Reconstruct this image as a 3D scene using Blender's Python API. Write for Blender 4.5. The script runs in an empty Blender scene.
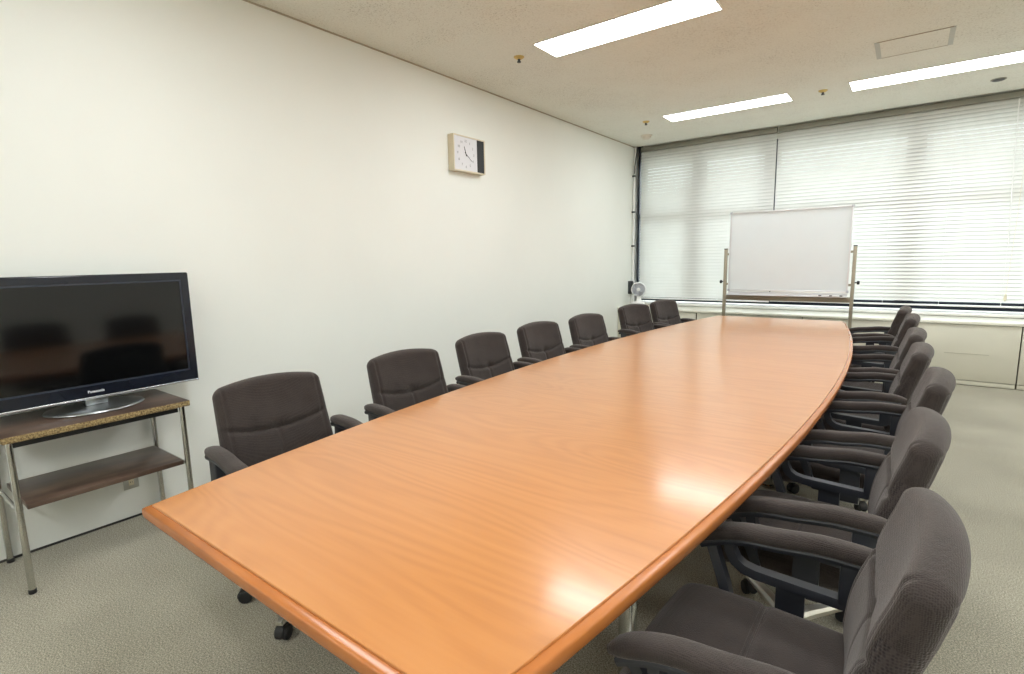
import bpy, bmesh, math, random
from mathutils import Vector, Matrix
random.seed(7)
sc = bpy.context.scene
C = sc.collection
PI = math.pi
R = math.radians

# ---------------------------------------------------------------- materials
def srgb(r, g, b):
    def f(c):
        c /= 255.0
        return c / 12.92 if c <= 0.04045 else ((c + 0.055) / 1.055) ** 2.4
    return (f(r), f(g), f(b), 1.0)

class NT:
    def __init__(s, name):
        s.m = bpy.data.materials.new(name)
        s.m.use_nodes = True
        s.t = s.m.node_tree
        s.t.nodes.clear()
        s.out = s.n('ShaderNodeOutputMaterial')
    def n(s, typ, **kw):
        nd = s.t.nodes.new(typ)
        for k, v in kw.items():
            if k.startswith('i_'):
                key = k[2:].replace('_', ' ')
                nd.inputs[key].default_value = v
            else:
                setattr(nd, k, v)
        return nd
    def l(s, a, ao, b, bi):
        s.t.links.new(a.outputs[ao], b.inputs[bi])
    def principled(s, col=(.8, .8, .8, 1), rough=.5, metal=0., **kw):
        p = s.n('ShaderNodeBsdfPrincipled')
        p.inputs['Base Color'].default_value = col
        p.inputs['Roughness'].default_value = rough
        p.inputs['Metallic'].default_value = metal
        for k, v in kw.items():
            p.inputs[k].default_value = v
        s.l(p, 'BSDF', s.out, 'Surface')
        s.p = p
        return p
    def coords(s, scale=(1, 1, 1), kind='Object'):
        tc = s.n('ShaderNodeTexCoord')
        mp = s.n('ShaderNodeMapping')
        mp.inputs['Scale'].default_value = scale
        s.l(tc, kind, mp, 'Vector')
        return mp
    def noise(s, mp, scale, detail=2., rough=.5, dist=0.):
        nz = s.n('ShaderNodeTexNoise')
        nz.inputs['Scale'].default_value = scale
        nz.inputs['Detail'].default_value = detail
        nz.inputs['Roughness'].default_value = rough
        nz.inputs['Distortion'].default_value = dist
        s.l(mp, 'Vector', nz, 'Vector')
        return nz
    def ramp(s, src, so, stops):
        r = s.n('ShaderNodeValToRGB')
        e = r.color_ramp.elements
        while len(e) < len(stops):
            e.new(.5)
        for k, (pos, col) in enumerate(stops):
            e[k].position = pos
            e[k].color = col
        s.l(src, so, r, 'Fac')
        return r
    def bump(s, src, so, strength, dist):
        b = s.n('ShaderNodeBump')
        b.inputs['Strength'].default_value = strength
        b.inputs['Distance'].default_value = dist
        s.l(src, so, b, 'Height')
        s.l(b, 'Normal', s.p, 'Normal')
        return b

def plain(name, col, rough=.5, metal=0., var=.04, vs=6., bump=0., bs=200., **kw):
    t = NT(name)
    t.principled(col, rough, metal, **kw)
    mp = t.coords()
    nz = t.noise(mp, vs, 3)
    lo = tuple(c * (1 - var) for c in col[:3]) + (1,)
    hi = tuple(min(1, c * (1 + var)) for c in col[:3]) + (1,)
    r = t.ramp(nz, 'Fac', [(.3, lo), (.7, hi)])
    t.l(r, 'Color', t.p, 'Base Color')
    if bump:
        n2 = t.noise(mp, bs, 2)
        t.bump(n2, 'Fac', bump, .002)
    return t.m

def wood(name, c_dark, c_mid, c_light, rough, xs, ys, lines, coat=0., spec=.5, amount=.35):
    """grain runs along the first axis (xs small), contour lines of a stretched noise give the cathedral figure"""
    t = NT(name)
    t.principled(c_mid, rough)
    t.p.inputs['Coat Weight'].default_value = coat
    t.p.inputs['Coat Roughness'].default_value = .13
    t.p.inputs['Specular IOR Level'].default_value = spec
    mp = t.coords((xs, ys, 1))
    n1 = t.noise(mp, 1.0, 1.5, .4, .3)
    mul = t.n('ShaderNodeMath', operation='MULTIPLY'); mul.inputs[1].default_value = lines
    t.l(n1, 'Fac', mul, 0)
    sn = t.n('ShaderNodeMath', operation='SINE')
    t.l(mul, 0, sn, 0)
    mp2 = t.coords((xs * 3, ys * 13, 1))
    n2 = t.noise(mp2, 1.0, 2, .5)
    n3 = t.noise(t.coords((xs * .5, ys * 1.3, 1)), 1.0, 1)
    # combine: .5 + a*sine + b*(fine-.5) + c*(broad-.5)
    ma = t.n('ShaderNodeMath', operation='MULTIPLY_ADD'); ma.inputs[1].default_value = .15 * amount / .35; ma.inputs[2].default_value = .5
    t.l(sn, 0, ma, 0)
    mb = t.n('ShaderNodeMath', operation='MULTIPLY_ADD'); mb.inputs[1].default_value = .7 * amount / .35
    t.l(n2, 'Fac', mb, 0); t.l(ma, 0, mb, 2)
    mc = t.n('ShaderNodeMath', operation='MULTIPLY_ADD'); mc.inputs[1].default_value = .45 * amount / .35
    t.l(n3, 'Fac', mc, 0); t.l(mb, 0, mc, 2)
    sub = t.n('ShaderNodeMath', operation='SUBTRACT'); sub.inputs[1].default_value = (.7 + .45) * .5 * amount / .35
    t.l(mc, 0, sub, 0)
    r = t.ramp(sub, 0, [(.15, c_dark), (.5, c_mid), (.85, c_light)])
    t.l(r, 'Color', t.p, 'Base Color')
    return t.m

def fabric(name, c0, c1, scale, bump, sheen=.24):
    t = NT(name)
    t.principled(c0, .95)
    t.p.inputs['Sheen Weight'].default_value = sheen
    t.p.inputs['Sheen Roughness'].default_value = .45
    t.p.inputs['Sheen Tint'].default_value = (.95, .88, .84, 1)
    t.p.inputs['Specular IOR Level'].default_value = .2
    mp = t.coords()
    v = t.n('ShaderNodeTexVoronoi'); v.inputs['Scale'].default_value = scale; v.inputs['Randomness'].default_value = .35
    t.l(mp, 'Vector', v, 'Vector')
    n2 = t.noise(mp, 14, 3)
    add = t.n('ShaderNodeMath', operation='MULTIPLY_ADD'); add.inputs[1].default_value = .55
    t.l(n2, 'Fac', add, 0); t.l(v, 'Distance', add, 2)
    r = t.ramp(add, 0, [(.35, c1), (.85, c0)])
    t.l(r, 'Color', t.p, 'Base Color')
    t.bump(v, 'Distance', bump, .002)
    return t.m

def emission(name, col, strength):
    t = NT(name)
    e = t.n('ShaderNodeEmission')
    e.inputs['Color'].default_value = col
    e.inputs['Strength'].default_value = strength
    t.l(e, 'Emission', t.out, 'Surface')
    return t.m

M = {}
M['wall'] = plain('wall_paint', (.80, .815, .77, 1), .55, var=.012, vs=1.5, bump=.12, bs=260)
M['wall_other'] = plain('wall_paint_other', (.80, .79, .74, 1), .6, var=.012, vs=1.5)
def ceiling_mat():
    t = NT('ceiling_fissured_board')
    t.principled((.62, .52, .42, 1), .9)
    mp = t.coords()
    n1 = t.noise(mp, 85, 3, .7)
    n2 = t.noise(mp, 2.5, 2)
    ma = t.n('ShaderNodeMath', operation='MULTIPLY_ADD'); ma.inputs[1].default_value = .25
    t.l(n2, 'Fac', ma, 0); t.l(n1, 'Fac', ma, 2)
    r = t.ramp(ma, 0, [(.40, srgb(186, 184, 172)), (.54, srgb(226, 226, 217)), (.8, srgb(233, 234, 226))])
    t.l(r, 'Color', t.p, 'Base Color')
    t.bump(n1, 'Fac', .3, .004)
    return t.m
M['ceiling'] = ceiling_mat()
def carpet_mat():
    t = NT('carpet_olive_grey')
    t.principled((.3, .28, .22, 1), 1.)
    t.p.inputs['Sheen Weight'].default_value = .25
    t.p.inputs['Specular IOR Level'].default_value = .1
    mp = t.coords()
    n1 = t.noise(mp, 190, 3, .75)
    n2 = t.noise(mp, 1.6, 3)
    n3 = t.noise(mp, 620, 2, .6)
    ma = t.n('ShaderNodeMath', operation='MULTIPLY_ADD'); ma.inputs[1].default_value = .16
    t.l(n2, 'Fac', ma, 0); t.l(n1, 'Fac', ma, 2)
    mb = t.n('ShaderNodeMath', operation='MULTIPLY_ADD'); mb.inputs[1].default_value = .5
    t.l(n3, 'Fac', mb, 0); t.l(ma, 0, mb, 2)
    r = t.ramp(mb, 0, [(.60, srgb(74, 71, 60)), (.79, srgb(134, 129, 112)), (.96, srgb(192, 186, 166))])
    t.l(r, 'Color', t.p, 'Base Color')
    t.bump(mb, 0, .55, .006)
    return t.m
M['carpet'] = carpet_mat()
M['table_wood'] = wood('table_veneer', srgb(166, 106, 56), srgb(186, 124, 70), srgb(197, 137, 82), .285, .8, 4.2, 110, coat=.45, amount=.17)
M['table_edge'] = wood('table_edge_wood', srgb(156, 92, 44), srgb(172, 104, 52), srgb(184, 118, 62), .25, 3.0, .5, 20, amount=.2)
M['dark_wood'] = wood('stand_dark_laminate', srgb(56, 44, 38), srgb(80, 63, 53), srgb(104, 85, 72), .28, 5., .9, 26, amount=.4)
def chip_mat():
    t = NT('chipboard_edge')
    t.principled((.4, .3, .15, 1), .9)
    n1 = t.noise(t.coords(), 130, 4, .75)
    r = t.ramp(n1, 'Fac', [(.36, srgb(70, 54, 36)), (.5, srgb(140, 118, 78)), (.66, srgb(176, 158, 116))])
    t.l(r, 'Color', t.p, 'Base Color')
    t.bump(n1, 'Fac', .4, .004)
    return t.m
M['chip'] = chip_mat()
M['fabric'] = fabric('chair_fabric', srgb(60, 53, 50), srgb(34, 30, 28), 300, .6)
M['fabric_coarse'] = fabric('chair_fabric_coarse', srgb(62, 55, 53), srgb(22, 19, 20), 185, 1.0)
M['black_plastic'] = plain('black_plastic', srgb(40, 42, 48), .38, var=.08, vs=20)
M['black_matte'] = plain('black_matte', srgb(24, 24, 25), .6, var=.1, vs=20)
M['chrome'] = plain('chrome', (.58, .58, .56, 1), .14, 1., var=.05, vs=9)
M['alu'] = plain('polished_aluminium', (.80, .78, .72, 1), .34, 1., var=.05, vs=9)
M['steel'] = plain('brushed_steel', (.55, .56, .55, 1), .32, 1., var=.08, vs=30)
M['tv_navy'] = plain('tv_bezel_navy', srgb(24, 28, 38), .18, var=.08, vs=4)
M['tv_rim'] = plain('tv_inner_rim', srgb(44, 50, 62), .3, var=.05, vs=6)
M['tv_screen'] = plain('tv_screen_black', srgb(10, 11, 12), .09, var=.1, vs=3)
M['tv_silver'] = plain('tv_silver_trim', (.72, .74, .78, 1), .25, .9, var=.04)
M['tv_stand_metal'] = plain('tv_foot_metal', (.36, .38, .39, 1), .28, 1., var=.08, vs=8)
M['white_letter'] = plain('white_lettering', (.85, .86, .88, 1), .4, var=.01)
M['clock_frame'] = plain('clock_frame_cream', srgb(214, 204, 180), .4, var=.03)
M['clock_face'] = plain('clock_face_white', srgb(214, 214, 218), .3, var=.01)
M['clock_black'] = plain('clock_panel_black', srgb(16, 17, 19), .5, var=.1, vs=60)
M['clock_grey'] = plain('clock_numerals', srgb(120, 122, 126), .5, var=.02)
M['clock_hand'] = plain('clock_hands', srgb(38, 38, 40), .4, var=.02)
M['white_plastic'] = plain('white_plastic', srgb(232, 232, 230), .35, var=.015)
M['ivory'] = plain('ivory_plastic', srgb(222, 214, 190), .4, var=.03)
M['grey_plastic'] = plain('grey_plastic', srgb(188, 190, 198), .4, var=.03)
M['dark_grey'] = plain('dark_grey_metal', srgb(52, 54, 56), .45, var=.05)
M['wb_frame'] = plain('board_frame_alu', (.74, .75, .78, 1), .3, .8, var=.03)
M['wb_post'] = plain('board_post_paint', srgb(150, 142, 124), .42, .3, var=.04)
M['wb_face'] = plain('board_enamel', srgb(226, 235, 240), .22, var=.008)
M['cabinet'] = plain('cabinet_beige_steel', srgb(203, 200, 184), .38, var=.02, vs=3)
M['cab_gap'] = plain('cabinet_gap', srgb(104, 98, 84), .7, var=.05)
M['cab_line'] = plain('cabinet_handle_line', srgb(168, 163, 146), .5, var=.03)
M['worktop'] = plain('worktop_pale', srgb(222, 220, 206), .3, var=.015)
M['sill'] = plain('sill_white', srgb(226, 226, 222), .25, var=.01)
M['frame_bronze'] = plain('window_frame_bronze', srgb(38, 44, 58), .35, .4, var=.05)
M['headrail'] = plain('headrail_grey', srgb(138, 136, 124), .45, .2, var=.03)
M['brass'] = plain('brass', srgb(208, 180, 110), .35, .6, var=.05)
M['detector'] = plain('detector_plastic', srgb(216, 210, 198), .5, var=.02)
M['hatch_line'] = plain('hatch_joint', srgb(170, 160, 142), .7, var=.03)
M['hatch_blue'] = plain('hatch_end_pale_blue', srgb(186, 190, 184), .6, var=.03)
M['trim_dark'] = plain('trim_dark_line', srgb(46, 45, 43), .6, var=.05)
M['lamp'] = emission('lamp_diffuser', (.95, .985, 1., 1), 19.)
M['fixture_white'] = plain('fixture_white', srgb(228, 224, 214), .4, var=.01)
def slat_mat():
    t = NT('blind_slat')
    d = t.n('ShaderNodeBsdfDiffuse'); tr = t.n('ShaderNodeBsdfTranslucent'); gl = t.n('ShaderNodeBsdfGlossy')
    n = t.noise(t.coords(), 3., 2)
    r = t.ramp(n, 'Fac', [(.3, srgb(232, 231, 225)), (.7, srgb(239, 239, 234))])
    t.l(r, 'Color', d, 'Color')
    tr.inputs['Color'].default_value = srgb(236, 238, 238)
    gl.inputs['Roughness'].default_value = .4
    m1 = t.n('ShaderNodeMixShader'); m1.inputs[0].default_value = .30
    t.l(d, 'BSDF', m1, 1); t.l(tr, 'BSDF', m1, 2)
    m2 = t.n('ShaderNodeMixShader'); m2.inputs[0].default_value = .05
    t.l(m1, 'Shader', m2, 1); t.l(gl, 'BSDF', m2, 2)
    t.l(m2, 'Shader', t.out, 'Surface')
    return t.m
M['slat'] = slat_mat()
def glass_mat():
    t = NT('window_glass')
    a = t.n('ShaderNodeBsdfTransparent'); a.inputs['Color'].default_value = (.95, .98, .97, 1)
    g = t.n('ShaderNodeBsdfGlossy'); g.inputs['Roughness'].default_value = .02
    lw = t.n('ShaderNodeFresnel'); lw.inputs['IOR'].default_value = 1.45
    m = t.n('ShaderNodeMixShader')
    t.l(lw, 'Fac', m, 0); t.l(a, 'BSDF', m, 1); t.l(g, 'BSDF', m, 2)
    t.l(m, 'Shader', t.out, 'Surface')
    return t.m
M['glass'] = glass_mat()
M['concrete'] = plain('outside_paving', srgb(150, 150, 142), .9, var=.1, vs=2)

# ---------------------------------------------------------------- mesh helpers
def finish(bm, angle=38):
    bmesh.ops.recalc_face_normals(bm, faces=bm.faces[:])
    for f in bm.faces:
        f.smooth = True
    lim = R(angle)
    for e in bm.edges:
        if len(e.link_faces) == 2:
            e.smooth = e.calc_face_angle(0) < lim
        else:
            e.smooth = False

def obj(name, bm, mat, parent=None, loc=(0, 0, 0), rot=(0, 0, 0), angle=38, recalc=True):
    if recalc:
        finish(bm, angle)
    me = bpy.data.meshes.new(name)
    bm.to_mesh(me)
    bm.free()
    for m in (mat if isinstance(mat, (list, tuple)) else [mat]):
        me.materials.append(m)
    o = bpy.data.objects.new(name, me)
    C.objects.link(o)
    o.location = loc
    o.rotation_euler = rot
    if parent:
        o.parent = parent
    return o

def thing(name, label, cat, loc=(0, 0, 0), rotz=0., group=None):
    o = bpy.data.objects.new(name, None)
    o.empty_display_size = .1
    C.objects.link(o)
    o.location = loc
    o.rotation_euler = (0, 0, rotz)
    o['label'] = label
    o['category'] = cat
    if group:
        o['group'] = group
    return o

def tag(o, label, cat, group=None):
    o['label'] = label
    o['category'] = cat
    if group:
        o['group'] = group
    return o

def struct(name, bm, mat, parent=None, **kw):
    o = obj(name, bm, mat, parent, **kw)
    if parent is None:
        o['kind'] = 'structure'
    return o

def box(bm, x0, x1, y0, y1, z0, z1, bev=0., seg=2):
    r = bmesh.ops.create_cube(bm, size=1.)
    vs = r['verts']
    for v in vs:
        v.co = Vector((x0 + (v.co.x + .5) * (x1 - x0), y0 + (v.co.y + .5) * (y1 - y0), z0 + (v.co.z + .5) * (z1 - z0)))
    if bev > 0:
        es = list({e for v in vs for e in v.link_edges})
        bmesh.ops.bevel(bm, geom=es, offset=bev, segments=seg, profile=.5, affect='EDGES')
    return vs

def bx(x0, x1, y0, y1, z0, z1, bev=0., seg=2):
    bm = bmesh.new()
    box(bm, x0, x1, y0, y1, z0, z1, bev, seg)
    return bm

def tube(bm, pts, r, n=10, cap=True, rs=None, closed=False):
    pts = [Vector(p) for p in pts]
    rings = []
    N = len(pts)
    prev = None
    for i, p in enumerate(pts):
        if closed:
            d = (pts[(i + 1) % N] - pts[i - 1]).normalized()
        else:
            d = (pts[min(i + 1, N - 1)] - pts[max(i - 1, 0)]).normalized()
        if prev is None:
            a = Vector((0, 0, 1)) if abs(d.z) < .9 else Vector((1, 0, 0))
            u = d.cross(a).normalized()
        else:
            u = (prev - d * prev.dot(d)).normalized()
        prev = u
        w = d.cross(u)
        rr = rs[i] if rs else r
        rings.append([bm.verts.new(p + (u * math.cos(2 * PI * k / n) + w * math.sin(2 * PI * k / n)) * rr) for k in range(n)])
    for i in range(N if closed else N - 1):
        a, b = rings[i], rings[(i + 1) % N]
        for k in range(n):
            bm.faces.new((a[k], a[(k + 1) % n], b[(k + 1) % n], b[k]))
    if cap and not closed:
        bm.faces.new(list(reversed(rings[0])))
        bm.faces.new(rings[-1])

def lathe(bm, prof, n=24, axis='z', c=(0, 0, 0)):
    """prof: list of (radius, height)"""
    rings = []
    for r, h in prof:
        ring = []
        for k in range(n):
            a = 2 * PI * k / n
            x, y = r * math.cos(a), r * math.sin(a)
            p = {'z': (x, y, h), 'y': (x, h, y), 'x': (h, x, y)}[axis]
            ring.append(bm.verts.new((c[0] + p[0], c[1] + p[1], c[2] + p[2])))
        rings.append(ring)
    for a, b in zip(rings, rings[1:]):
        for k in range(n):
            bm.faces.new((a[k], a[(k + 1) % n], b[(k + 1) % n], b[k]))
    bm.faces.new(rings[0])
    bm.faces.new(rings[-1])

def sweep(bm, pts, section, side, scales=None):
    """sweep a closed 2-D section (a, b) along pts; a runs along 'side' (fixed), b along the in-plane normal"""
    side = Vector(side).normalized()
    pts = [Vector(p) for p in pts]
    rings = []
    N = len(pts)
    for i, p in enumerate(pts):
        d = (pts[min(i + 1, N - 1)] - pts[max(i - 1, 0)]).normalized()
        nrm = side.cross(d).normalized()
        s = scales[i] if scales else (1, 1)
        rings.append([bm.verts.new(p + side * a * s[0] + nrm * b * s[1]) for a, b in section])
    n = len(section)
    for a, b in zip(rings, rings[1:]):
        for k in range(n):
            bm.faces.new((a[k], a[(k + 1) % n], b[(k + 1) % n], b[k]))
    bm.faces.new(list(reversed(rings[0])))
    bm.faces.new(rings[-1])

def axis_list(h, r, n, k=5):
    out = []
    for i in range(k):
        t = i / k
        out.append(-h + r * (1 - math.tan((1 - t) * PI / 4)))
    for i in range(n + 1):
        out.append(-(h - r) + 2 * (h - r) * i / n)
    for i in range(1, k + 1):
        t = i / k
        out.append(h - r + r * math.tan(t * PI / 4))
    return out

def rounded_box(bm, sx, sy, sz, r, n, k=5):
    """cushion body centred on the origin, every edge rounded with radius r"""
    h = (sx / 2, sy / 2, sz / 2)
    ax = [axis_list(h[i], min(r, h[i] * .999), n[i], k) for i in range(3)]
    cache = {}
    def V(i, j, l):
        key = (i, j, l)
        if key not in cache:
            p = Vector((ax[0][i], ax[1][j], ax[2][l]))
            inn = Vector([max(-(h[q] - r), min(h[q] - r, p[q])) for q in range(3)])
            d = p - inn
            if d.length > 1e-9:
                p = inn + d.normalized() * r
            cache[key] = bm.verts.new(p)
        return cache[key]
    L = [len(a) - 1 for a in ax]
    def face(a, b, c, d):
        try:
            bm.faces.new((a, b, c, d))
        except ValueError:
            pass
    for i in range(L[0]):
        for j in range(L[1]):
            for l in (0, L[2]):
                face(V(i, j, l), V(i + 1, j, l), V(i + 1, j + 1, l), V(i, j + 1, l))
    for i in range(L[0]):
        for l in range(L[2]):
            for j in (0, L[1]):
                face(V(i, j, l), V(i + 1, j, l), V(i + 1, j, l + 1), V(i, j, l + 1))
    for j in range(L[1]):
        for l in range(L[2]):
            for i in (0, L[0]):
                face(V(i, j, l), V(i, j + 1, l), V(i, j + 1, l + 1), V(i, j, l + 1))

def gauss(d, s):
    return math.exp(-(d / s) ** 2)

def text_mesh(body, size, depth=.001, align='CENTER', bold=False):
    cu = bpy.data.curves.new('lettering', 'FONT')
    cu.body = body
    cu.size = size
    cu.align_x = align
    cu.align_y = 'CENTER'
    cu.extrude = depth
    if bold:
        cu.offset = size * .02
    o = bpy.data.objects.new('lettering_tmp', cu)
    C.objects.link(o)
    dg = bpy.context.evaluated_depsgraph_get()
    me = bpy.data.meshes.new_from_object(o.evaluated_get(dg))
    bpy.data.objects.remove(o)
    bpy.data.curves.remove(cu)
    bm = bmesh.new()
    bm.from_mesh(me)
    bpy.data.meshes.remove(me)
    return bm

# ---------------------------------------------------------------- room
H = 2.938           # ceiling height
D = 7.474           # ceiling edge in front of the blinds
XR, YB = 6.30, -2.20
WT = .15
struct('floor', bx(-WT, XR + WT, YB - WT, 7.9, -.1, 0), M['carpet'])
bm = bmesh.new()
box(bm, -WT, XR + WT, YB - WT, D, H, H + .08)
box(bm, -WT, XR + WT, D, 7.9, H + .06, H + .10)
struct('ceiling', bm, M['ceiling'])
struct('wall_left', bx(-WT, 0, YB - WT, 7.9, 0, H + .07), M['wall'])
struct('wall_right', bx(XR, XR + WT, YB - WT, 7.9, 0, H + .07), M['wall_other'])
struct('wall_rear', bx(0, XR, YB - WT, YB, 0, H + .07), M['wall_other'])
bm = bmesh.new()
WY = 7.62
box(bm, 0, XR, WY, 7.9, 0, .66)
box(bm, 0, XR, WY, 7.9, 2.82, H + .07)
struct('wall_back', bm, M['wall_other'])
struct('floor_gap_left', bx(0, .004, YB, 6.93, 0, .011), M['trim_dark'])  # dark gap between wall and floor, put in as a dark-coloured strip
struct('trim_1', bx(0, .006, YB, D, H - .010, H), M['hatch_line'])
struct('trim_2', bx(.0, XR, 7.44, WY + .07, .655, .690, .010), M['sill'])     # window sill board

# windows: dark aluminium frames, panes behind the blinds
wx = [.0, .86, 1.80, 3.29, 4.85, XR]
for i in range(len(wx) - 1):
    a, b = wx[i], wx[i + 1]
    bm = bmesh.new()
    fy0, fy1 = WY + .07, WY + .16
    ca = .075 if i == 0 else .09
    cb = .09
    box(bm, a, a + ca, fy0, fy1, .70, 2.82)
    box(bm, b - cb, b, fy0, fy1, .70, 2.82)
    box(bm, a + ca, b - cb, fy0, fy1, .70, .79)
    box(bm, a + ca, b - cb, fy0, fy1, 2.76, 2.82)
    box(bm, a + ca, b - cb, fy0, fy1, 1.92, 2.00)
    w = struct('window_%d' % (i + 1), bm, M['frame_bronze'])
    g = bmesh.new()
    box(g, a + ca, b - cb, fy0 + .04, fy0 + .046, .79, 1.92)
    box(g, a + ca, b - cb, fy0 + .04, fy0 + .046, 2.00, 2.76)
    obj('pane', g, M['glass'], w)
# dark jamb strip between the wall and the first blind
struct('trim_3', bx(.050, .066, 7.50, WY, .70, H + .05), M['frame_bronze'])
# unseen eave added above the windows to darken the upper blind slats
struct('added_eave', bx(-3, 9, 7.9, 9.3, 2.94, 3.03), M['concrete'])
# ground outside
o = struct('ground', bx(-25, 30, 7.9, 60, -.6, -.5), M['concrete'])

# ---------------------------------------------------------------- blinds
def blind(x0, x1, zb, label, wand_x=None, nl=4):
    t = thing('venetian_blind', label, 'blind', ((x0 + x1) / 2, 7.535, 0), 0, 'venetian blinds across the window wall')
    hw = (x1 - x0) / 2
    obj('headrail', bx(-hw, hw, -.03, .03, 2.868, 2.932, .004), M['headrail'], t)
    pitch, wid, tilt = .042, .050, R(63)
    n = int((2.858 - zb - .02) / pitch)
    bm = bmesh.new()
    for k in range(n):
        zc = 2.845 - k * pitch
        prev = None
        # gently crowned slat, room-side edge down
        ring = []
        for s in range(5):
            u = (s / 4 - .5) * wid
            c = .0035 * (1 - (2 * u / wid) ** 2)
            y = u * math.cos(tilt) - c * math.sin(tilt)
            z = u * math.sin(tilt) + c * math.cos(tilt)
            ring.append((bm.verts.new((-hw, y, zc + z)), bm.verts.new((hw, y, zc + z))))
        for a, b in zip(ring, ring[1:]):
            bm.faces.new((a[0], a[1], b[1], b[0]))
    obj('slats', bm, M['slat'], t, recalc=False)
    for f in t.children[-1].data.polygons:
        f.use_smooth = True
    obj('bottom_rail', bx(-hw, hw, -.022, .022, zb, zb + .018, .004), M['white_plastic'], t)
    bm = bmesh.new()
    for k in range(nl):
        x = -hw + .18 + (2 * hw - .36) * k / (nl - 1)
        for yy in (-.016, .016):
            tube(bm, [(x, yy, zb + .01), (x, yy, 2.87)], .0012, 5)
    obj('ladder_cords', bm, M['white_plastic'], t)
    if wand_x is not None:
        x = wand_x - (x0 + x1) / 2
        bm = bmesh.new()
        tube(bm, [(x, -.034, 2.86), (x + .012, -.05, 2.2), (x + .04, -.052, 1.40)], .005, 8)
        obj('wand', bm, M['white_plastic'], t)
        bm = bmesh.new()
        tube(bm, [(x + .10, -.034, 2.86), (x + .085, -.04, 1.7), (x + .065, -.042, .88)], .0016, 6)
        lathe(bm, [(.004, .90), (.010, .885), (.013, .84), (.006, .825)], 12, c=(x + .064, -.042, 0))
        obj('pull_cord', bm, M['ivory'], t)
    return t
blind(.072, 1.872, .738, 'white venetian blind on the window beside the white wall, left of the whiteboard')
blind(1.886, 4.30, .752, 'wide white venetian blind on the window directly behind the whiteboard', wand_x=4.08, nl=5)
blind(4.315, 6.26, .752, 'white venetian blind farthest right, beyond the blind behind the whiteboard')

# ---------------------------------------------------------------- perimeter cabinets under the window
D2 = 6.935
o = obj('worktop', bx(.004, XR - .004, D2 - .012, 7.445, .624, .652, .004), M['worktop'])
tag(o, 'long pale worktop running under the window on top of the beige cabinets', 'worktop')
def cabinet(x0, x1, label, nd, groove=None):
    t = thing('cabinet', label, 'cabinet', ((x0 + x1) / 2, D2, 0), 0, 'beige cabinets under the window')
    h = (x1 - x0) / 2
    obj('body', bx(-h, h, .020, .500, 0.0, .622), M['cab_gap'], t)
    w = 2 * h / nd
    for k in range(nd):
        a = -h + w * k
        bm = bx(a + .002, a + w - .002, 0, .019, .054, .619, .003)
        d = obj('door', bm, M['cabinet'], t)
        if groove and k == nd - 1:
            obj('handle', bx(groove[0] - (x0 + x1) / 2, groove[1] - (x0 + x1) / 2, -.003, .002, .322, .327, .001), M['cab_line'], d)
    obj('plinth', bx(-h + .004, h - .004, .004, .020, .006, .048, .002), M['cabinet'], t)
cabinet(.006, 1.12, 'beige steel cabinet under the window in the corner by the white wall', 1)
cabinet(1.13, 2.35, 'beige steel cabinet under the window behind the whiteboard stand', 1)
cabinet(2.36, 4.23, 'wide beige steel cabinet with a thin horizontal handle line, right of the whiteboard', 1, (3.667, 4.013))
cabinet(4.236, 6.29, 'beige steel cabinet at the far right edge, beyond the dark vertical seam', 2)

# ---------------------------------------------------------------- conference table
TX, TY0, TY1, TZ = 2.243, .480, 6.034, .70
TYC, TL = (TY0 + TY1) / 2, (TY1 - TY0) / 2
def half_w(y):
    t = (y - TYC) / TL
    return .603 + .229 * (1 - t * t)
def outline(inset, n=48):
    pts = []
    y0, y1 = TY0 + inset, TY1 - inset
    for i in range(n + 1):
        y = y0 + (y1 - y0) * i / n
        pts.append((half_w(y) - inset, y - TYC))
    right = pts
    left = [(-x, y) for x, y in reversed(pts)]
    return right + left
table = thing('conference_table', 'long boat-shaped orange-brown wooden conference table filling the room', 'table', (TX, TYC, 0))
def loft(rings):
    """rings: list of (inset, z) from the top centre outwards and down"""
    bm = bmesh.new()
    R_ = [[bm.verts.new((x, y, z)) for x, y in outline(ins)] for ins, z in rings]
    n = len(R_[0])
    for a, b in zip(R_, R_[1:]):
        for k in range(n):
            bm.faces.new((a[k], a[(k + 1) % n], b[(k + 1) % n], b[k]))
    return bm, R_
bm, rr = loft([(.0225, .7), (.021, .6985), (.021, .66)])
bm.faces.new(rr[0]); bm.faces.new(rr[-1])
obj('tabletop', bm, M['table_wood'], table, angle=30)
bm, rr = loft([(.023, .694), (.006, .6935), (.0018, .691), (0, .687), (.0005, .672), (.004, .660), (.010, .652), (.06, .650), (.06, .6575), (.0215, .6585), (.0215, .690), (.023, .694)])
bmesh.ops.remove_doubles(bm, verts=bm.verts[:], dist=1e-5)
obj('edge_band', bm, M['table_edge'], table, angle=60)
for ly in (-1.96, 0.0, 2.10):
    for sx in (-1, 1):
        bm = bmesh.new()
        x = sx * .49
        lathe(bm, [(.0, 0), (.036, 0), (.036, .012), (.027, .018), (.026, .62), (.05, .63), (.05, .655), (.0, .655)], 20, c=(x, ly, .002))
        bmesh.ops.remove_doubles(bm, verts=bm.verts[:], dist=1e-5)
        obj('leg', bm, M['chrome'], table)
    obj('cross_beam', bx(-.46, .46, ly - .03, ly + .03, .60, .645, .003), M['black_matte'], table)

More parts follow.
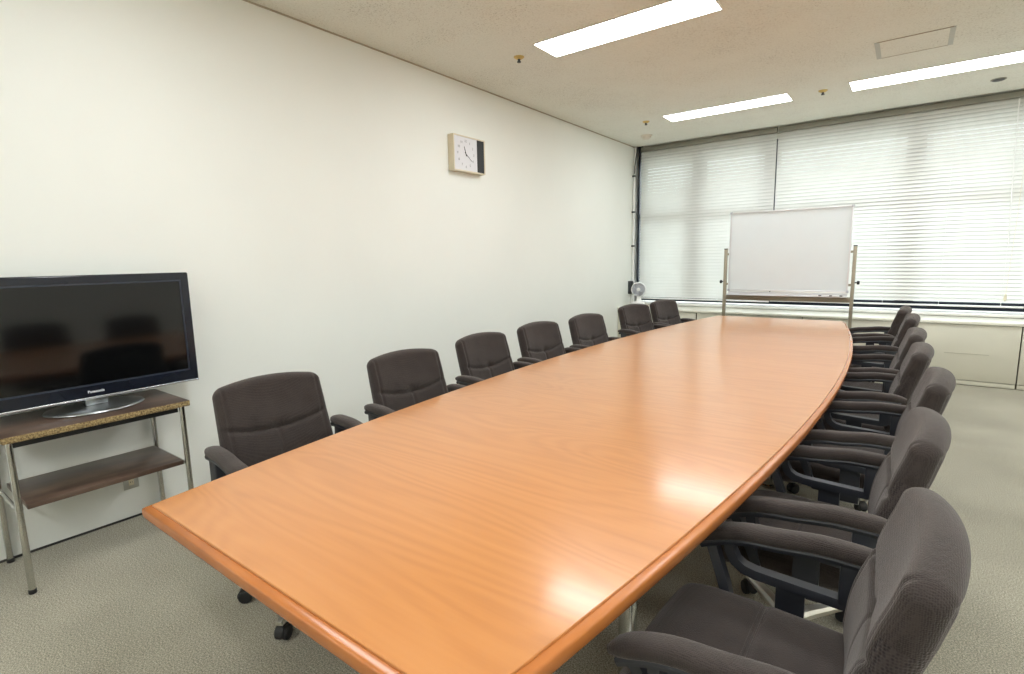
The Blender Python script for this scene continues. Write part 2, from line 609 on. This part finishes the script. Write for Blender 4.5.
# ---------------------------------------------------------------- conference chairs (local: +x is forward, origin on the floor under the column)
def back_bm():
    bm = bmesh.new()
    rounded_box(bm, .078, .484, .458, .038, (3, 62, 56), 6)
    for v in bm.verts:
        x, y, z = v.co
        s = y / .242
        zz = z + .229                       # 0 .. .45
        front = max(0., min(1., (x + .01) / .05))
        rear = max(0., min(1., (-x) / .05))
        # arched top edge, softened corners
        zz -= .030 * s * s * max(0, (zz - .25) / .2)
        y *= 1 - .065 * zz / .45
        # slimmer towards the top, lumbar swell
        x *= .62 + .38 * min(1., zz / .33)
        x += .018 * gauss(zz - .14, .11) * front
        # sitter-side hollow: the sides come forward
        x += .024 * s * s
        # sewn crease sagging towards the middle, puckered in the centre
        zc = .222 + .040 * s * s
        if front > 0:
            edge = 1 - min(1., abs(s)) ** 8
            x -= front * edge * (.012 * gauss(zz - zc, .0095) + .009 * gauss(y, .03) * gauss(zz - zc - .012, .02))
            if zz < zc:
                x -= front * .005 * gauss(y, .007)
            x += front * .006 * gauss(zz - (zc + .05), .05) * (1 - .5 * s * s)
            x -= front * .006 * gauss(abs(y) - .200, .007)
        # rear: recessed line round the outer shell
        if rear > 0:
            e = max(abs(y) / .25, (zz - .225) / .225 if zz > .225 else 0)
            x += rear * .006 * gauss(e - .80, .03)
        v.co = (x, y, zz)
    bm.normal_update()
    bmesh.ops.recalc_face_normals(bm, faces=bm.faces[:])
    for f in bm.faces:
        c = f.calc_center_median()
        if abs(f.normal.y) > .72 and c.z < .315:
            f.material_index = 1
        elif f.normal.x < -.55 and c.z < .33:
            f.material_index = 1
    rot = Matrix.Rotation(R(-15), 4, 'Y')
    for v in bm.verts:
        v.co = rot @ v.co + Vector((-.236, 0, .437))
    return bm

def seat_bm():
    bm = bmesh.new()
    rounded_box(bm, .46, .48, .095, .042, (40, 24, 2), 5)
    for v in bm.verts:
        x, y, z = v.co
        top = max(0, min(1, z / .04))
        z += top * (.012 * (1 - (y / .24) ** 2) * (1 - (x / .23) ** 2))
        z -= .030 * max(0, (x - .12) / .13) ** 2       # waterfall front
        z -= top * .007 * gauss(x - .006, .010)
        y *= 1 - .07 * max(0, -x / .25)
        x += .02 * (1 - (y / .25) ** 2) * max(0, x / .25)
        v.co = (x - .034, y, z + .414)
    return bm

def arm_path(n=22):
    pts = []
    for i in range(n + 1):
        t = i / n
        x = -.285 + .460 * t
        z = .632 - .004 * gauss(t, .12)
        u_ = max(0., min(1., (t - .28) / .34))
        z -= .015 * u_ * u_ * (3 - 2 * u_)
        if t > .55:
            z -= .058 * ((t - .55) / .45) ** 2.2
        pts.append((x, z))
    return pts

def make_chair():
    t = thing('conference_chair', 'x', 'chair')
    s = obj('seat', seat_bm(), M['fabric'], t, angle=60)
    bm = bmesh.new()
    for dx in (-.006, .006):
        pts = []
        for i in range(25):
            y = -.232 + .464 * i / 24
            z = .4495 + .012 * (1 - (y / .25) ** 2) - .030 * max(0, (abs(y) - .197) / .04) ** 2 - .0055
            pts.append((-.028 + dx, y, z + .012))
        tube(bm, pts, .0028, 6)
    obj('seam', bm, M['fabric'], s)
    b = obj('backrest', back_bm(), [M['fabric'], M['fabric_coarse']], t, angle=60)
    # welt along the rear outer edge of the backrest
    rot = Matrix.Rotation(R(-15), 4, 'Y')
    pts = []
    for i in range(61):
        u = i / 60
        # up one side, over the top, down the other
        L1 = .36
        if u < .38:
            y, zz = .236, .03 + L1 * u / .38
        elif u > .62:
            y, zz = -.236, .03 + L1 * (1 - u) / .38
        else:
            a = (u - .38) / .24 * PI
            y = .236 * (abs(math.cos(a)) ** .55) * (1 if math.cos(a) > 0 else -1)
            zz = .39 + .035 * (math.sin(a) ** .6)
        s_ = y / .242
        yy = y * (1 - .065 * zz / .45) * .965
        x = -.024 * (.62 + .38 * min(1., zz / .33)) + .024 * s_ * s_ - .003
        zt = zz - .030 * s_ * s_ * max(0, (zz - .25) / .2)
        pts.append(rot @ Vector((x, yy, zt)) + Vector((-.236, 0, .437)))
    bm = bmesh.new()
    tube(bm, pts, .0035, 6)
    obj('welt', bm, M['fabric'], b)
    for sy in (-1, 1):
        Y = sy * .270
        ap = arm_path()
        bm = bmesh.new()
        sec = [(.029 * math.cos(a) * (1 if abs(math.cos(a)) < .9 else .97), .021 * (math.sin(a) if math.sin(a) > 0 else math.sin(a) * .75)) for a in [2 * PI * k / 16 for k in range(16)]]
        sec = [(math.copysign(abs(math.cos(a)) ** .7 * .031, math.cos(a)), math.copysign(abs(math.sin(a)) ** .7 * (.025 if math.sin(a) > 0 else .014), math.sin(a))) for a in [2 * PI * k / 18 for k in range(18)]]
        n = len(ap)
        sc_ = []
        for i in range(n):
            e = min(i, n - 1 - i)
            q = [.45, .80, .95, 1.][min(e, 3)]
            sc_.append((q, q))
        # side x d must point up: side=+y, d=+x -> y x x = -z, so use -y
        sweep(bm, [(x, Y, z) for x, z in ap], sec, (0, -1, 0), sc_)
        arm = obj('armrest', bm, M['fabric'], t, angle=60)
        # plastic loop: tray under the pad, front strut curving into the lower bar, rear riser
        bm = bmesh.new()
        rect = [(-.023, -.010), (.023, -.010), (.026, 0), (.023, .007), (-.023, .007), (-.026, 0)]
        sweep(bm, [(x, Y, z - .0165) for x, z in ap[1:-1]], rect, (0, -1, 0))
        fx, fz = ap[-3]
        ctl = [(.082, .595), (.076, .555), (.062, .528), (.040, .513), (.010, .507), (-.10, .503), (-.19, .500), (-.205, .502), (-.222, .515), (-.226, .545), (-.226, .614)]
        strut = [(fx - .004, fz - .012), (fx - .022, .53), (fx - .052, .455), (fx - .068, .405), (fx - .072, .372)]
        rect2 = [(-.016, -.013), (.016, -.013), (.018, .0), (.016, .013), (-.016, .013), (-.018, 0)]
        sweep(bm, [(x, Y, z) for x, z in ctl], rect2, (0, -1, 0))
        sweep(bm, [(x, Y - sy * .012 * q, z) for q, (x, z) in enumerate(strut)], rect2, (0, -1, 0))
        box(bm, -.246, -.180, Y - .019, Y + .019, .498, .612, .006)
        obj('arm_frame', bm, M['black_plastic'], arm, angle=35)
        # bracket from the lower bar to the under-seat plate
        bm = bmesh.new()
        br = [(-.075, Y, .50), (-.075, Y, .40), (-.075, Y - sy * .012, .355), (-.075, Y - sy * .05, .338), (-.075, sy * .10, .336)]
        sweep(bm, br, [(-.034, -.007), (.034, -.007), (.034, .007), (-.034, .007)], (1, 0, 0))
        obj('arm_bracket', bm, M['black_plastic'], arm, angle=35)
    # mechanism, column
    bm = bmesh.new()
    box(bm, -.13, .13, -.11, .11, .325, .354, .008)
    box(bm, -.07, .09, -.055, .055, .285, .326, .012)
    box(bm, -.24, -.10, -.035, .035, .325, .343, .004)
    tube(bm, [(.05, -.05, .305), (.05, -.20, .318), (.05, -.245, .318)], .006, 8)
    obj('seat_mechanism', bm, M['black_plastic'], t)
    bm = bmesh.new()
    sweep(bm, [(-.20, 0, .334), (-.270, 0, .342), (-.298, 0, .385), (-.306, 0, .47), (-.330, 0, .56)], [(-.035, -.007), (.035, -.007), (.035, .007), (-.035, .007)], (0, 1, 0))
    obj('back_bracket', bm, M['black_plastic'], t)
    bm = bmesh.new()
    lathe(bm, [(.034, .085), (.034, .20), (.026, .205), (.026, .29), (.02, .30)], 20)
    obj('gas_column', bm, M['black_plastic'], t)
    bm = bmesh.new()
    lathe(bm, [(.02, .058), (.046, .062), (.05, .085), (.042, .115), (.034, .118)], 20)
    obj('base_hub', bm, M['alu'], t)
    for k in range(5):
        a = 2 * PI * k / 5
        bm = bmesh.new()
        pts = [(.035, 0, .098), (.10, 0, .097), (.20, 0, .088), (.285, 0, .078), (.305, 0, .074)]
        sec = [(-.020, -.014), (.020, -.014), (.022, .002), (.014, .012), (-.014, .012), (-.022, .002)]
        sweep(bm, pts, sec, (0, -1, 0), [(1.1, 1.2), (1.05, 1.1), (.9, .9), (.75, .75), (.55, .6)])
        leg = obj('leg', bm, M['alu'], t, rot=(0, 0, a), angle=40)
        bm = bmesh.new()
        cx = .290
        for sy in (-1, 1):
            lathe(bm, [(.006, sy * .006), (.025, sy * .006), (.0265, sy * .010), (.0265, sy * .020), (.023, sy * .024), (.008, sy * .025)], 18, 'y', (cx - .008, 0, .0268))
        tube(bm, [(cx - .008, -.02, .0268), (cx - .008, .02, .0268)], .008, 8)
        # hood over the twin wheels
        hood = []
        for i in range(9):
            b = R(-10 + 200 * i / 8)
            hood.append((cx - .008 + .030 * math.cos(b), 0, .0268 + .030 * math.sin(b)))
        sweep(bm, hood, [(-.012, -.0015), (.012, -.0015), (.012, .0015), (-.012, .0015)], (0, 1, 0))
        tube(bm, [(cx, 0, .05), (cx, 0, .078)], .006, 8)
        obj('caster', bm, M['black_matte'], leg)
    return t

def dup(root):
    r = root.copy(); C.objects.link(r)
    for ch in list(root.children):
        c = ch.copy(); C.objects.link(c); c.parent = r
        for g in list(ch.children):
            d = g.copy(); C.objects.link(d); d.parent = c
    return r

chair0 = make_chair()
left = [(1.425, 1.125, -5), (1.455, 1.87, -6), (1.39, 2.62, -3), (1.375, 3.30, -6), (1.415, 3.98, -7), (1.375, 5.0, -15), (1.445, 5.66, -13)]
right = [(3.048, 1.17, 180), (3.058, 1.91, 180), (3.11, 2.70, 179), (3.065, 3.45, 180), (3.05, 4.15, 181), (3.03, 5.12, 180), (2.98, 5.84, 178)]
lab_l = ['dark brown fabric armchair on the white wall side, nearest the television',
         'dark brown fabric armchair on the white wall side, second from the television',
         'dark brown fabric armchair on the white wall side, third from the television',
         'dark brown fabric armchair on the white wall side, middle one of that row',
         'dark brown fabric armchair on the white wall side, third from the window end',
         'dark brown fabric armchair on the white wall side, next to last before the window',
         'dark brown fabric armchair on the white wall side, last one at the window end']
lab_r = ['large foreground brown fabric armchair at the bottom right, its seat in full view',
         'brown fabric armchair on the right side of the table, directly behind the foreground one',
         'brown fabric armchair on the right side of the table, third from the foreground',
         'brown fabric armchair on the right side of the table, middle one of that row',
         'brown fabric armchair on the right side of the table, third from the window end',
         'brown fabric armchair on the right side of the table, next to last before the window',
         'brown fabric armchair on the right side of the table, last one at the window end']
base_l = [18, 40, 5, 60, 33, 12, 50]
base_r = [33, 20, 8, 46, 30, 64, 15]
first = True
for spots, labs, bases, grp in ((left, lab_l, base_l, 'chairs along the white wall side of the table'), (right, lab_r, base_r, 'chairs along the right side of the table')):
    for (x, y, a), lb, ba in zip(spots, labs, bases):
        c = chair0 if first else dup(chair0)
        if first:
            first = False
        c.location = (x, y, 0)
        c.rotation_euler = (0, 0, R(a))
        c['label'] = lb
        c['group'] = grp
        k = 0
        for ch in c.children:
            if ch.name.startswith('leg'):
                ch.rotation_euler = (0, 0, R(ba + 72 * k)); k += 1

# ---------------------------------------------------------------- television stand
st = thing('tv_stand', 'old two-tier television table with chrome tube legs and chipped dark wood top', 'stand', (.23, .734, 0))
# local x: -.22 wall side .. +.22 room side; local y: -.349 .. +.349
bm = bx(-.22, .222, -.349, .349, .662, .690, .003)
bm.normal_update()
for f in bm.faces:
    if f.normal.x > .5 or f.normal.y < -.5:
        f.material_index = 1
obj('tabletop', bm, [M['dark_wood'], M['chip']], st)
obj('apron', bx(.175, .190, -.315, .302, .634, .662), M['black_matte'], st)
obj('apron', bx(-.20, -.186, -.315, .302, .634, .662), M['black_matte'], st)
obj('shelf', bx(-.185, .195, -.300, .300, .362, .384, .002), M['dark_wood'], st)
for x in (-.200, .203):
    for y in (-.327, .316):
        bm = bmesh.new()
        lathe(bm, [(.0125, .018), (.0125, .664)], 16, c=(x, y, 0))
        l = obj('leg', bm, M['chrome'], st)
        bm = bmesh.new()
        lathe(bm, [(.0128, .0), (.0142, .002), (.0142, .018), (.0128, .020)], 16, c=(x, y, 0))
        obj('foot_cap', bm, M['black_matte'], l)
for y in (-.327, .316):
    bm = bmesh.new()
    tube(bm, [(-.19, y, .362), (.19, y, .362)], .008, 10)
    obj('side_rail', bm, M['chrome'], st)

# ---------------------------------------------------------------- television
tv = thing('television', 'black flat-screen television on the chrome-legged stand by the wall', 'television', (.20, .765, .6905))
HW = .461
# local z from stand top: panel .056 .. .636 ; front face at local x=+.035
zb, zt = .056, .637
bm = bmesh.new()
box(bm, -.045, .030, -HW, HW, zb, zt, .008, 3)
box(bm, -.085, -.04, -.33, .33, zb + .06, zt - .1, .02, 3)
body = obj('casing', bm, M['tv_navy'], tv)
bm = bmesh.new()
sl = (-HW + .048, HW - .048, zb + .066, zt - .046)
def frame_ring(bm, o, i, x0, x1):
    oy0, oy1, oz0, oz1 = o
    iy0, iy1, iz0, iz1 = i
    box(bm, x0, x1, oy0, oy1, iz1, oz1)
    box(bm, x0, x1, oy0, oy1, oz0, iz0)
    box(bm, x0, x1, oy0, iy0, iz0, iz1)
    box(bm, x0, x1, iy1, oy1, iz0, iz1)
frame_ring(bm, (-HW + .006, HW - .006, zb + .006, zt - .006), (sl[0] - .008, sl[1] + .008, sl[2] - .008, sl[3] + .008), .028, .035)
obj('bezel', bm, M['tv_navy'], tv)
bm = bmesh.new()
frame_ring(bm, (sl[0] - .009, sl[1] + .009, sl[2] - .009, sl[3] + .009), sl, .026, .0335)
obj('screen_rim', bm, M['tv_rim'], tv)
obj('screen', bx(.024, .031, sl[0], sl[1], sl[2], sl[3]), M['tv_screen'], tv)
obj('bottom_trim', bx(-.02, .037, -HW + .004, HW - .004, zb - .004, zb + .005, .002), M['tv_silver'], tv)
bm = text_mesh('Panasonic', .0165, .0006, bold=True)
for v in bm.verts:
    v.co = Vector((v.co.z, v.co.x, v.co.y))
o = obj('brand_lettering', bm, M['white_letter'], tv, loc=(.0360, .0, zb + .030))
bm = bmesh.new()
lathe(bm, [(.0, 0), (.93, 0), (1., .35), (.985, .8), (.9, 1.05), (.45, 1.6), (.0, 1.75)], 56)
bmesh.ops.remove_doubles(bm, verts=bm.verts[:], dist=1e-5)
for v in bm.verts:
    v.co = Vector((v.co.x * .155, v.co.y * .198, v.co.z * .0125))
obj('foot', bm, M['tv_stand_metal'], tv, angle=60)
obj('neck', bx(-.03, .028, -.045, .045, .018, .060, .006), M['tv_stand_metal'], tv)

# ---------------------------------------------------------------- wall outlet behind the stand
ot = thing('wall_outlet', 'steel wall outlet plate low on the white wall, below the television stand shelf', 'outlet', (.0, .919, .226))
obj('plate', bx(.0005, .006, -.035, .035, -.060, .060, .002), M['steel'], ot)
bm = bx(.005, .009, -.012, .012, -.040, .040, .001)
s = obj('socket', bm, M['ivory'], ot)
bm = bmesh.new()
for zc in (-.022, .022):
    for y in (-.004, .004):
        box(bm, .0085, .0095, y - .001, y + .001, zc - .004, zc + .004)
obj('slots', bm, M['black_matte'], s)

# ---------------------------------------------------------------- wall clock
ck = thing('wall_clock', 'square white wall clock with a black side panel, high on the white wall', 'clock', (.0, 3.732, 2.302))
hy, hz, dp = .212, .153, .070
bm = bmesh.new()
frame_ring(bm, (-hy, hy, -hz, hz), (-hy + .010, hy - .010, -hz + .010, hz - .010), .001, dp)
box(bm, .001, .04, -hy + .005, hy - .005, -hz + .005, hz - .005)
obj('case', bm, M['clock_frame'], ck)
split = .106
face = obj('dial', bx(.04, dp - .006, -hy + .010, split, -hz + .010, hz - .010), M['clock_face'], ck)
obj('side_panel', bx(.04, dp - .005, split + .002, hy - .010, -hz + .010, hz - .010), M['clock_black'], ck)
cy, rad = (-hy + .010 + split) / 2, .110
bm = bmesh.new()
for k in range(1, 13):
    tm = text_mesh(str(k), .030, .0004)
    a = R(90 - 30 * k)
    for v in tm.verts:
        v.co = Vector((v.co.z + dp - .0055, cy + rad * math.cos(a) * .98 + v.co.x, rad * math.sin(a) + v.co.y))
    me = bpy.data.meshes.new('tmp'); tm.to_mesh(me); tm.free()
    bm.from_mesh(me); bpy.data.meshes.remove(me)
obj('numerals', bm, M['clock_grey'], face)
def hand(name, ang, L, w, x):
    bm = bmesh.new()
    box(bm, 0, .0012, -w / 2, w / 2, -.02, L)
    for v in bm.verts:
        if v.co.z > 0:
            v.co.y *= .55
    o = obj(name, bm, M['clock_hand'], ck, loc=(dp - .0045 + x, cy, 0), rot=(R(-ang), 0, 0))
    return o
# seen from the room the wall's +y runs to the right, so clockwise is a negative turn about x
hand('hour_hand', 30 * (11 + 21 / 60), .066, .011, 0)
hand('minute_hand', 6 * 21, .096, .007, .0014)

# ---------------------------------------------------------------- whiteboard on its stand
wb = thing('whiteboard', 'white board on a beige steel stand in front of the window blinds', 'whiteboard', (2.235, 6.43, 0))
bw, bz0, bz1 = .592, .955, 1.835
obj('board', bx(-bw + .01, bw - .01, -.012, .006, bz0 + .01, bz1 - .01), M['wb_face'], wb)
bm = bmesh.new()
def fr_y(bm, x0, x1, z0, z1, t, y0, y1):
    box(bm, x0, x1, y0, y1, z1 - t, z1, .003)
    box(bm, x0, x1, y0, y1, z0, z0 + t, .003)
    box(bm, x0, x0 + t, y0, y1, z0 + t, z1 - t)
    box(bm, x1 - t, x1, y0, y1, z0 + t, z1 - t)
fr_y(bm, -bw, bw, bz0, bz1, .014, -.018, .012)
obj('board_frame', bm, M['wb_frame'], wb)
bm = bmesh.new()
for sx in (-1, 1):
    for z in (bz0 + .006, bz1 - .006):
        x = sx * (bw - .006)
        box(bm, x - .012, x + .012, -.021, .014, z - .012, z + .012, .004)
obj('corner_cap', bm, M['grey_plastic'], wb)
for sx in (-1, 1):
    x = sx * .630
    p = obj('post', bx(x - .016, x + .016, -.020, .020, .06, 1.425, .003), M['wb_post'], wb)
    obj('post_cap', bx(x - .017, x + .017, -.021, .021, 1.425, 1.436, .003), M['dark_grey'], p)
    bm = bmesh.new()
    tube(bm, [(x + sx * .015, 0, 1.055), (x + sx * .040, 0, 1.055)], .006, 8)
    lathe(bm, [(.010, sx * .034), (.019, sx * .036), (.019, sx * .054), (.012, sx * .058)], 14, 'x', (x, 0, 1.055))
    obj('knob', bm, M['black_matte'], p)
    bm = bmesh.new()
    for z in (1.03, 1.37):
        box(bm, min(x - sx * .015, x - sx * .052), max(x - sx * .015, x - sx * .052), -.010, .010, z - .012, z + .012)
    obj('bracket', bm, M['wb_post'], p)
    f = obj('foot', bx(x - .020, x + .020, -.27, .27, .055, .085, .004), M['wb_post'], wb)
    for yy in (-.245, .245):
        bm = bmesh.new()
        lathe(bm, [(.005, -.010), (.024, -.010), (.025, -.006), (.025, .006), (.024, .010), (.005, .010)], 16, 'x', (x, yy, .0255))
        tube(bm, [(x, yy, .03), (x, yy, .058)], .007, 8)
        obj('caster', bm, M['black_matte'], f)
obj('cross_rail', bx(-.615, .615, -.016, .016, .848, .904, .002), M['wb_post'], wb)
bm = bmesh.new()
box(bm, -.59, .59, -.085, .0, .906, .912)
box(bm, -.59, .59, -.088, -.082, .906, .914)
box(bm, -.59, .59, -.004, .002, .906, .945)
obj('pen_tray', bm, M['wb_frame'], wb)
for i, (dx, lb) in enumerate([(.30, 'leftmost of three small marker pens on the whiteboard tray'), (.40, 'middle one of three small marker pens on the whiteboard tray'), (.49, 'rightmost of three small marker pens on the whiteboard tray')]):
    mk = thing('marker_pen', lb, 'pen', (2.235 + dx, 6.43 - .045, .9185), R([4, -6, 2][i]), 'marker pens on the whiteboard tray')
    bm = bmesh.new()
    tube(bm, [(-.03, 0, 0), (.035, 0, 0)], .0065, 10)
    obj('barrel', bm, M['white_plastic'], mk)
    bm = bmesh.new()
    tube(bm, [(.035, 0, 0), (.06, 0, 0)], .0068, 10, rs=[.0068, .005])
    obj('cap', bm, M['dark_grey'], mk)

# ---------------------------------------------------------------- corner: fan, conduit, box
fan = thing('desk_fan', 'small white round desk fan on the worktop in the window corner', 'fan', (.250, 7.10, .6525), R(14))
bm = bmesh.new()
rounded_box(bm, .165, .13, .075, .02, (4, 4, 2), 4)
for v in bm.verts:
    v.co.z += .0378
obj('base', bm, M['white_plastic'], fan)
bm = bmesh.new()
tube(bm, [(0, .01, .05), (0, .02, .09), (0, .02, .17)], .02, 12, rs=[.05, .036, .03])
obj('neck', bm, M['white_plastic'], fan)
bm = bmesh.new()
lathe(bm, [(.030, .11), (.07, .09), (.098, .03), (.104, 0), (.104, -.02), (.094, -.028), (.090, -.02), (.090, .02), (.06, .07), (.02, .08)], 32, 'y', (0, 0, .250))
obj('housing', bm, M['white_plastic'], fan)
bm = bmesh.new()
for rr_ in (.03, .039, .048, .057, .066, .075, .083, .090):
    tube(bm, [(rr_ * math.cos(2 * PI * k / 28), -.024 - .006 * (1 - rr_ / .09), .25 + rr_ * math.sin(2 * PI * k / 28)) for k in range(28)], .0022, 5, closed=True)
for k in range(30):
    a = 2 * PI * k / 30
    tube(bm, [(.02 * math.cos(a), -.03, .25 + .02 * math.sin(a)), (.091 * math.cos(a), -.023, .25 + .091 * math.sin(a))], .0018, 5)
obj('grille', bm, M['grey_plastic'], fan)
bm = bmesh.new()
lathe(bm, [(.026, -.022), (.026, -.034), (.018, -.038)], 20, 'y', (0, 0, .25))
obj('hub', bm, M['white_plastic'], fan)
bm = bmesh.new()
for k in range(3):
    a0 = 2 * PI * k / 3
    ring = []
    for i in range(6):
        r_ = .02 + .064 * i / 5
        w_ = .35 + .25 * i / 5
        ring.append([bm.verts.new((r_ * math.cos(a0 + s * w_), .0 + s * .012, .25 + r_ * math.sin(a0 + s * w_))) for s in (-1, 0, 1)])
    for a, b in zip(ring, ring[1:]):
        for q in range(2):
            bm.faces.new((a[q], a[q + 1], b[q + 1], b[q]))
bmesh.ops.solidify(bm, geom=bm.faces[:], thickness=.002)
obj('blades', bm, M['white_plastic'], fan)
bm = bmesh.new()
lathe(bm, [(.004, -.066), (.011, -.066), (.011, -.073), (.006, -.075)], 14, 'y', (.045, 0, .030))
obj('dial', bm, M['dark_grey'], fan)

cd = thing('conduit', 'white vertical cable conduit with dark clamps in the corner by the blinds', 'conduit', (.026, 7.40, .652))
bm = bmesh.new()
tube(bm, [(0, 0, .10), (0, 0, 2.02), (0, .005, 2.10), (.0, .02, 2.16), (.0, .02, 2.275)], .014, 12)
obj('pipe', bm, M['white_plastic'], cd)
obj('trunking', bx(-.024, .024, -.024, .024, .001, .36, .003), M['white_plastic'], cd)
for z in (.87, 1.36, 1.87):
    obj('clamp', bx(-.025, .018, -.020, .020, z - .012, z + .012, .002), M['dark_grey'], cd)
bm = bmesh.new()
tube(bm, [(.012, -.02, 1.9), (.016, -.024, 2.0), (.02, .0, 2.1), (.022, .03, 2.2), (.022, .04, 2.28)], .006, 8)
obj('cable', bm, M['black_matte'], cd)
jb = thing('junction_box', 'dark grey box on the white wall beside the conduit, left of the fan', 'box', (.0, 7.325, .915))
obj('case', bx(-.004, .05, -.04, .04, -.095, .095, .005), M['dark_grey'], jb)
obj('cover', bx(.05, .056, -.034, .034, -.085, .085, .003), M['black_matte'], jb)

# ---------------------------------------------------------------- ceiling fittings
def fixture(x0, x1, y0, y1, label):
    t = thing('ceiling_light', label, 'ceiling light', ((x0 + x1) / 2, (y0 + y1) / 2, H), 0, 'fluorescent ceiling lights')
    a, b = (x1 - x0) / 2, (y1 - y0) / 2
    bm = bmesh.new()
    e = .010
    box(bm, -a - e, a + e, b, b + e, -.008, -.0005, .001)
    box(bm, -a - e, a + e, -b - e, -b, -.008, -.0005, .001)
    box(bm, -a - e, -a, -b, b, -.008, -.0005, .001)
    box(bm, a, a + e, -b, b, -.008, -.0005, .001)
    obj('trim_frame', bm, M['fixture_white'], t)
    obj('diffuser', bx(-a, a, -b, b, -.005, -.0005), M['lamp'], t)
fixture(.971, 2.224, 3.453, 3.766, 'long lit ceiling light nearest the camera, at the top centre')
fixture(.959, 2.221, 6.061, 6.359, 'lit ceiling light near the blinds, left one of the two by the window')
fixture(2.748, 4.000, 6.075, 6.400, 'lit ceiling light near the blinds, cut off by the right edge')
for x0 in (.965, 2.748, 4.53):
    for y0 in (3.453, 6.065, .845, -1.76):
        if (y0 > 6 and x0 < 4) or (y0 > 3 and x0 < 1):
            continue
        fixture(x0, x0 + 1.252, y0, y0 + .31, 'lit ceiling light outside the picture')

for (x, y), lb in zip([(.733, 3.592), (.71, 6.17), (2.516, 6.208)],
                      ['brass sprinkler head in the ceiling left of the nearest ceiling light',
                       'brass sprinkler head in the ceiling above the window corner, beside the smoke detector',
                       'brass sprinkler head in the ceiling between the two lights by the window']):
    t = thing('sprinkler', lb, 'sprinkler', (x, y, H - .0002), 0, 'ceiling sprinklers')
    bm = bmesh.new()
    lathe(bm, [(.042, .004), (.041, -.004), (.026, -.014), (.018, -.018)], 24)
    obj('escutcheon', bm, M['brass'], t)
    bm = bmesh.new()
    lathe(bm, [(.012, -.016), (.010, -.030), (.016, -.034), (.016, -.040), (.006, -.042)], 16)
    obj('head', bm, M['dark_grey'], t)
t = thing('smoke_detector', 'white round smoke detector on the ceiling in the window corner', 'smoke detector', (.43, 6.86, H))
bm = bmesh.new(); lathe(bm, [(.075, -.0005), (.075, -.012), (.062, -.016)], 32); obj('mount', bm, M['detector'], t)
bm = bmesh.new(); lathe(bm, [(.056, -.014), (.054, -.034), (.040, -.046), (.010, -.050)], 32); obj('dome', bm, M['detector'], t)
t = thing('ceiling_vent', 'small dark round ceiling vent beside the right ceiling light', 'vent', (3.86, 6.92, H))
bm = bmesh.new(); lathe(bm, [(.058, -.0005), (.058, -.006), (.048, -.008)], 32); obj('rim', bm, M['headrail'], t)
bm = bmesh.new(); lathe(bm, [(.047, -.007), (.045, -.012), (.02, -.014)], 24); obj('grille', bm, M['dark_grey'], t)
t = thing('ceiling_hatch', 'faint rectangular ceiling hatch with pale blue ends, above the right light', 'hatch', (3.22, 5.32, H))
bm = bmesh.new()
hx, hyy = .225, .205
obj('panel', bx(-hx, hx, -hyy, hyy, -.003, -.0004), M['ceiling'], t)
for s_ in (-1, 1):
    obj('edge_strip', bx(-hx, hx, s_ * hyy - .004, s_ * hyy + .004, -.005, -.0004), M['hatch_line'], t)
    obj('end_strip', bx(s_ * hx - .016, s_ * hx + .016, -hyy, hyy, -.006, -.0004), M['hatch_blue'], t)

# ---------------------------------------------------------------- world, camera, view
w = bpy.data.worlds.new('overcast_sky')
sc.world = w
w.use_nodes = True
nt = w.node_tree
nt.nodes.clear()
bg = nt.nodes.new('ShaderNodeBackground'); wo = nt.nodes.new('ShaderNodeOutputWorld')
bg.inputs['Color'].default_value = (.90, .98, 1., 1)
bg.inputs['Strength'].default_value = 4.6
nt.links.new(bg.outputs[0], wo.inputs[0])

F = 525.4301
yaw, pitch, roll = .6448, .1463, -.0201
cam = bpy.data.cameras.new('camera')
cam.sensor_fit = 'HORIZONTAL'
cam.sensor_width = 36
cam.lens = F * 36 / 1024
cam.clip_start = .02
co = bpy.data.objects.new('camera', cam)
C.objects.link(co)
fw = Vector((-math.sin(yaw) * math.cos(pitch), math.cos(yaw) * math.cos(pitch), -math.sin(pitch)))
rt = Vector((math.cos(yaw), math.sin(yaw), 0))
up = rt.cross(fw)
r2 = rt * math.cos(roll) + up * math.sin(roll)
u2 = -rt * math.sin(roll) + up * math.cos(roll)
m = Matrix((r2, u2, -fw)).transposed().to_4x4()
m.translation = (3.3097, 0, 1.3596)
co.matrix_world = m
sc.camera = co
vs = sc.view_settings
sc.display_settings.display_device = 'sRGB'
vs.view_transform = 'Standard'
vs.look = 'None'
vs.exposure = 0.2
vs.gamma = 1.0
vs.use_curve_mapping = False
sc.cycles.max_bounces = 12
sc.cycles.diffuse_bounces = 6
sc.cycles.transparent_max_bounces = 12
sc.cycles.caustics_reflective = False
sc.cycles.caustics_refractive = False
sc.cycles.sample_clamp_indirect = 8.0
